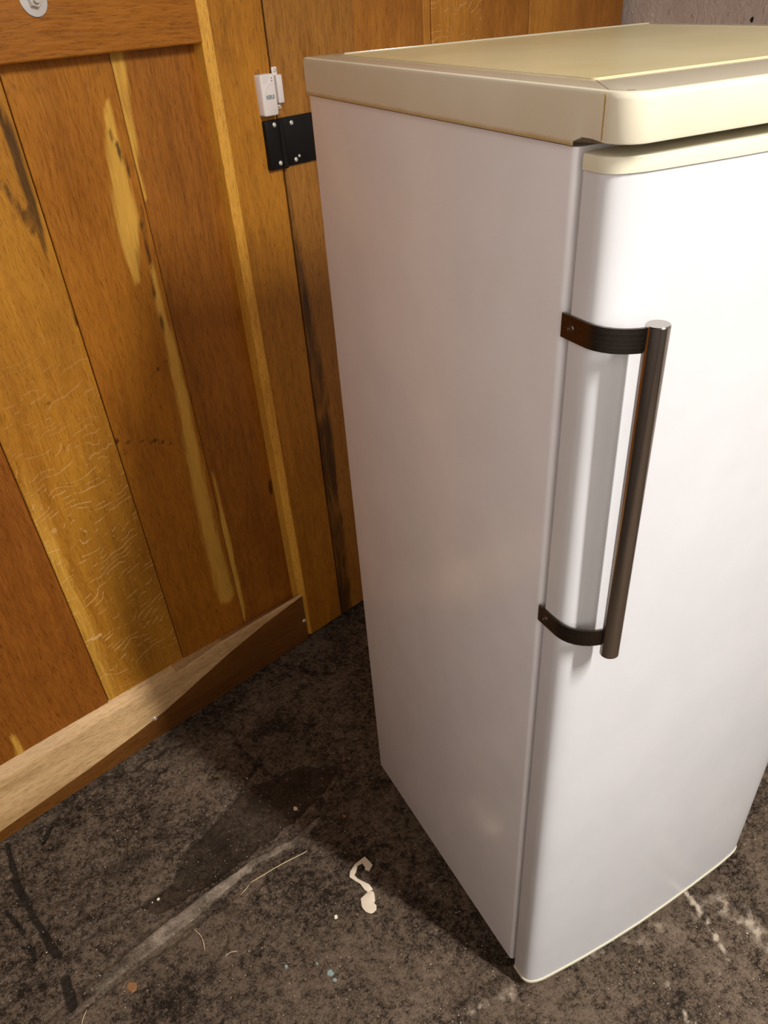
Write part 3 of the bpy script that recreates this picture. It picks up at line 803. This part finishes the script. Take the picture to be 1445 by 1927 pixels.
for zc in (1.3430, .9730):
    v, f = lathe((-.0028, -.0200, zc), (-1, 0, 0), [(.0056, 0), (.0056, .0005), (.0050, .0006), (.0046, -.0002), (.0036, .0010), (.0016, .0013), (.0012, .0004), (.0001, .0003)], 18)
    mesh_ob('screw', v, f, M['dark_screw'], dr, 35)

# worktop lid: skirt frame with rounded front corners, raised inner panel
def lid_loop(o, zfun, n=9):
    x0, x1, y0, y1 = -.006 + o, .606 - o, -.0702 + o, .594 - o
    rf = max(.026 - o, .003); rb = max(.015 - o, .002)
    p = []
    front = 14
    for cx, cy, a0, r in ((x1 - rf, y0 + rf, 270, rf), (x1 - rb, y1 - rb, 0, rb), (x0 + rb, y1 - rb, 90, rb)):
        for k in range(n):
            a = math.radians(a0 + 90*k/(n - 1)); p.append((cx + math.cos(a)*r, cy + math.sin(a)*r))
    for yy in (.30, -.0022, -.0030, -.0130, -.0138, -.030): p.append((x0, yy))
    for k in range(n):
        a = math.radians(180 + 90*k/(n - 1)); p.append((x0 + rf + math.cos(a)*rf, y0 + rf + math.sin(a)*rf))
    return [(x, y, zfun(x, y)) for x, y in p]
def zbot(x, y):
    if y > -.0026: return 1.4955
    if y > -.0134: return 1.4985 + .0035*min(1, (-.0026 - y)/.010) if y < -.0028 else 1.4955
    return 1.5030 if y > -.036 else 1.5015
lp = [lid_loop(.0022, zbot), lid_loop(.0004, lambda x, y: zbot(x, y) + .0006), lid_loop(0, lambda x, y: zbot(x, y) + .002), lid_loop(0.0, lambda x, y: 1.5325), lid_loop(.0006, lambda x, y: 1.5352), lid_loop(.002, lambda x, y: 1.5370), lid_loop(.0045, lambda x, y: 1.5378)]
lid = empty('worktop_lid', (0, 0, 0), 0, fr)
def inner_loop(x0, x1, y0, y1, z, r=.006, n=9):
    p = []
    for cx, cy, a0 in ((x1 - r, y0 + r, 270), (x1 - r, y1 - r, 0), (x0 + r, y1 - r, 90)):
        for k in range(n):
            a = math.radians(a0 + 90*k/(n - 1)); p.append((cx + math.cos(a)*r, cy + math.sin(a)*r, z))
    for t in np.linspace(.9, .1, 6): p.append((x0, y0 + r + (y1 - y0 - 2*r)*t*.5, z))
    for k in range(n):
        a = math.radians(180 + 90*k/(n - 1)); p.append((x0 + r + math.cos(a)*r, y0 + r + math.sin(a)*r, z))
    return p
IP = (.038, .562, .026, .552)
lp.append(inner_loop(IP[0] - .001, IP[1] + .001, IP[2] - .001, IP[3] + .001, 1.5378))
v, f = loops_mesh(lp, cap0=True, cap1=True); fo = mesh_ob('frame', v, f, M['cream'], lid, 30)
fo.data.materials.append(M['lid_border'])
n_ = len(lp[0])
for k, p_ in enumerate(fo.data.polygons):
    if (len(lp) - 2)*n_ <= k < (len(lp) - 1)*n_: p_.material_index = 1
q = lambda d, z: inner_loop(IP[0] + d, IP[1] - d, IP[2] + d, IP[3] - d, z, .006)
v, f = loops_mesh([q(0, 1.5375), q(0, 1.5386), q(.0005, 1.5391), q(.0016, 1.5391), q(.0024, 1.5387), q(.008, 1.5386)], cap0=False); mesh_ob('top_panel', v, f, M['top_panel'], lid, 25)
# raised rear ridge, mitre seam, amber glue seam at the front corner, screw dimple
box('rear_ridge', (.05, .567, 1.5372), (.592, .572, 1.5393), M['lid_border'], lid, .0009)
def seam(name, a, b_, w, m):
    a = Vector(a); b_ = Vector(b_); d = (b_ - a).normalized(); n = Vector((0, 0, 1)) if abs(d.z) < .5 else Vector((-1, 0, 0))
    s_ = d.cross(n).normalized()*w; h = n*.00025
    v = [a - s_ - h, a + s_ - h, b_ + s_ - h, b_ - s_ - h, a - s_ + h, a + s_ + h, b_ + s_ + h, b_ - s_ + h]
    return mesh_ob(name, v, [(0, 3, 2, 1), (4, 5, 6, 7), (0, 1, 5, 4), (1, 2, 6, 5), (2, 3, 7, 6), (3, 0, 4, 7)], m, lid, None)
seam('seam', (-.0006, -.0385, 1.5378), (.036, .022, 1.5378), .00025, M['gasket'])
seam('seam', (-.0061, -.0415, 1.5355), (-.0061, -.0415, 1.5035), .0006, M['amber'])
v, f = lathe((.0075, -.0555, 1.5377), (0, 0, 1), [(.0036, 0), (.0036, .0003), (.003, .0003), (.0026, .0001), (.0001, .0001)], 16); mesh_ob('screw_cover', v, f, M['gasket'], lid, 40)

# ------------------------------------------------------------------ litter on the floor
def ribbon(name, pts, label, cat, m, lift=.0015, twist=0.0, group=None):
    """crumpled paper strip: (x, y, half-width, height)"""
    V = []; F = []; n = len(pts)
    for i, (x, y, w, hh) in enumerate(pts):
        a = pts[max(i-1, 0)]; b_ = pts[min(i+1, n-1)]
        tx, ty = b_[0] - a[0], b_[1] - a[1]; l = math.hypot(tx, ty) or 1
        nx, ny = -ty/l, tx/l
        z = fz(x, y) + lift + hh
        rnd = random.Random(i*7 + len(pts))
        for t in (-1, -.35, .35, 1):
            V.append((x + nx*w*t, y + ny*w*t, z + (rnd.uniform(0, .003) if abs(t) < 1 else rnd.uniform(-.0006, .0016))))
        for t in (1, .35, -.35, -1):
            V.append((x + nx*w*t, y + ny*w*t, z - .0009))
        if i:
            k = 8*i
            for j in range(8): F.append((k - 8 + j, k - 8 + (j+1) % 8, k + (j+1) % 8, k + j))
    F += [tuple(range(8))[::-1], tuple(range(8*n - 8, 8*n))]
    o = mesh_ob(name, V, F, m, None, 50); tag(o, label, cat, group); return o

ribbon('paper_scrap', [(-0.1595, 0.3533, .006, .002), (-0.1508, 0.3595, .009, .004), (-0.1547, 0.3829, .008, .004), (-0.1633, 0.3797, .005, .003), (-0.1751, 0.3785, .004, .002), (-0.1894, 0.3660, .007, .001), (-0.1963, 0.3573, .006, .001), (-0.1908, 0.3431, .004, .001), (-0.1847, 0.3302, .004, .002), (-0.1788, 0.3143, .008, .003), (-0.1775, 0.3059, .009, .001), (-0.1835, 0.3048, .002, 0)],
       'twisted cream paper strip on the floor left of the fridge, above the flat scrap', 'paper', M['paper'])
ribbon('paper_scrap', [(-0.1730, 0.2987, .004, .001), (-0.1803, 0.2923, .011, .002), (-0.1907, 0.2848, .017, .002), (-0.1959, 0.2745, .014, .002), (-0.1937, 0.2628, .014, .001), (-0.1955, 0.2566, .011, .001), (-0.1967, 0.2515, .003, 0)],
       'flat cream scrap of paper on the floor, just below the twisted strip', 'paper', M['paper'])

def stem(name, pts, r, label, cat, m):
    V = []; F = []; n = len(pts); k = 6
    P3 = [Vector((x, y, fz(x, y) + r + .001 + hh)) for x, y, hh in pts]
    loops = []
    for i, p in enumerate(P3):
        d = (P3[min(i+1, n-1)] - P3[max(i-1, 0)]).normalized(); u = d.orthogonal().normalized(); w = d.cross(u)
        rr = r*(1 if 0 < i < n-1 else .55)
        loops.append([p + (u*math.cos(2*math.pi*j/k) + w*math.sin(2*math.pi*j/k))*rr for j in range(k)])
    v, f = loops_mesh(loops); o = mesh_ob(name, v, f, m, None, 60); tag(o, label, cat); return o
def lerp2(a, b_, n, bow=0.0, hh=.002):
    out = []
    for i in range(n):
        t = i/(n-1); x = a[0] + (b_[0]-a[0])*t; y = a[1] + (b_[1]-a[1])*t
        q_ = math.sin(t*math.pi)*bow
        out.append((x - (b_[1]-a[1])*q_, y + (b_[0]-a[0])*q_, hh*math.sin(t*math.pi)))
    return out
stem('straw', lerp2((-0.4095, 0.4609), (-0.2605, 0.4730), 14, .006, .003), .0011, 'long thin pale straw lying along the worn ridge of the floor', 'straw', M['straw'])
stem('straw', lerp2((-0.4404, 0.4432), (-0.4115, 0.4589), 6, -.06, .001), .0008, 'short thin straw touching the lower end of the long straw', 'straw', M['straw'])
stem('twig', lerp2((-0.5584, 0.4187), (-0.5514, 0.3577), 10, .10, .002), .0010, 'thin curved pale twig below the worn floor ridge', 'twig', M['straw'])
stem('straw', lerp2((-0.8194, 0.3330), (-0.8038, 0.3599), 6, .02, .002), .0010, 'thin pale straw at the bottom left edge of the photo', 'straw', M['straw'])
stem('twig', lerp2((-0.5169, 0.3231), (-0.4899, 0.3210), 7, .12, .001), .0009, 'tiny bent pale twig on the dark floor right of the curved twig', 'twig', M['straw'])
stem('straw', lerp2((-0.4633, 0.4474), (-0.4652, 0.4379), 4, .05, .001), .0010, 'very short brown stalk beside the middle of the worn ridge', 'straw', M['leaf'])

def chip(name, x, y, r, label, cat, m, seed, flat=.35, n=9, group=None, el=1.0, ang=0.0):
    rnd = random.Random(seed); base = []; top = []
    z = fz(x, y)
    for i in range(n):
        a = 2*math.pi*i/n; rr = r*rnd.uniform(.72, 1.15)
        px_, py_ = math.cos(a)*rr*el, math.sin(a)*rr
        qx = px_*math.cos(ang) - py_*math.sin(ang); qy = px_*math.sin(ang) + py_*math.cos(ang)
        base.append((x + qx, y + qy, z - .0006)); top.append((x + qx*.8, y + qy*.8, z + r*flat*rnd.uniform(.7, 1.1) + .0012))
    v, f = loops_mesh([base, top]); o = mesh_ob(name, v, f, m, None, 30); tag(o, label, cat, group); return o
x, y = (-0.2702, 0.2853); chip('paint_flake', x, y, .0055, 'small cream flake on the floor left of the flat paper scrap', 'flake', M['flake'], 1)
x, y = (-0.2388, 0.6038); chip('paint_flake', x, y, .0065, 'pale chip on the dark floor in front of the pale bottom rail', 'flake', M['flake'], 2, el=.8)
x, y = (-0.1415, 0.5187); chip('leaf_fragment', x, y, .0075, 'orange-brown fragment on the dark floor beside the fridge base', 'leaf', M['leaf'], 3, .15, el=.6, ang=.6)
x, y = (-0.7102, 0.3610); chip('leaf_fragment', x, y, .013, 'brown leaf fragment below the worn floor ridge, bottom left', 'leaf', M['leaf'], 4, .08, 11)
x, y = (-0.6095, 0.5322); chip('paint_flake', x, y, .0038, 'tiny white flake on the smooth dark floor patch', 'flake', M['flake'], 5)
x, y = (-0.0490, 0.2435); chip('pebble', x, y, .007, 'small grey-brown pebble on the floor close to the fridge side', 'stone', M['stone'], 6, .7)
x, y = (-0.3338, 0.1787); chip('paint_flake', x, y, .0085, 'largest blue-green paint flake on the floor left of the fridge front', 'flake', M['teal_flake'], 7, .12, 11)
x, y = (-0.3300, 0.1599); chip('paint_flake', x, y, .0055, 'blue-green paint flake touching the largest one, below right', 'flake', M['teal_flake'], 8, .12)
x, y = (-0.3496, 0.2098); chip('paint_flake', x, y, .0048, 'small blue-green paint flake above left of the largest one', 'flake', M['teal_flake'], 9, .12, el=.6)
x, y = (-0.4092, 0.2374); chip('paint_flake', x, y, .0045, 'small blue-green paint flake farthest left of the others', 'flake', M['teal_flake'], 10, .12)
# loose grit swept about: too many to count
def grit():
    rnd = random.Random(5); V = []; F = []
    for k in range(900):
        x = rnd.uniform(-1.0, .9); y = rnd.uniform(-.4, 1.15)
        if 0 < x < .61 and -.1 < y < .6: continue
        p = Vector((x, y, 0)) - A
        if p.dot(NV) < .02: continue
        r = rnd.uniform(.0006, .0016)*(1.8 if rnd.random() < .06 else 1); z = fz(x, y); b0 = len(V); a0 = rnd.random()*3
        for i in range(5):
            a = a0 + i*2*math.pi/5; V.append((x + math.cos(a)*r*rnd.uniform(.6, 1.2), y + math.sin(a)*r*rnd.uniform(.6, 1.2), z - .0005))
        V.append((x, y, z + r*.9))
        F += [(b0 + i, b0 + (i+1) % 5, b0 + 5) for i in range(5)]
    o = mesh_ob('grit', V, F, M['flake'], None, None)
    tag(o, 'fine pale grit scattered over the concrete floor', 'grit', kind='stuff')
grit()

# ------------------------------------------------------------------ ceiling lamp housings (above the frame)
box('lamp_housing', (-.68, -.09, 0), (.68, .09, .07), M['lamp_body'], None, .01)
lh = bpy.data.objects['lamp_housing']; lh.location = (.765, -1.775, 3.08); lh.rotation_euler = (0, 0, math.radians(-69.5))
tag(lh, 'long white batten ceiling lamp in front of the fridge, above the frame', 'lamp')
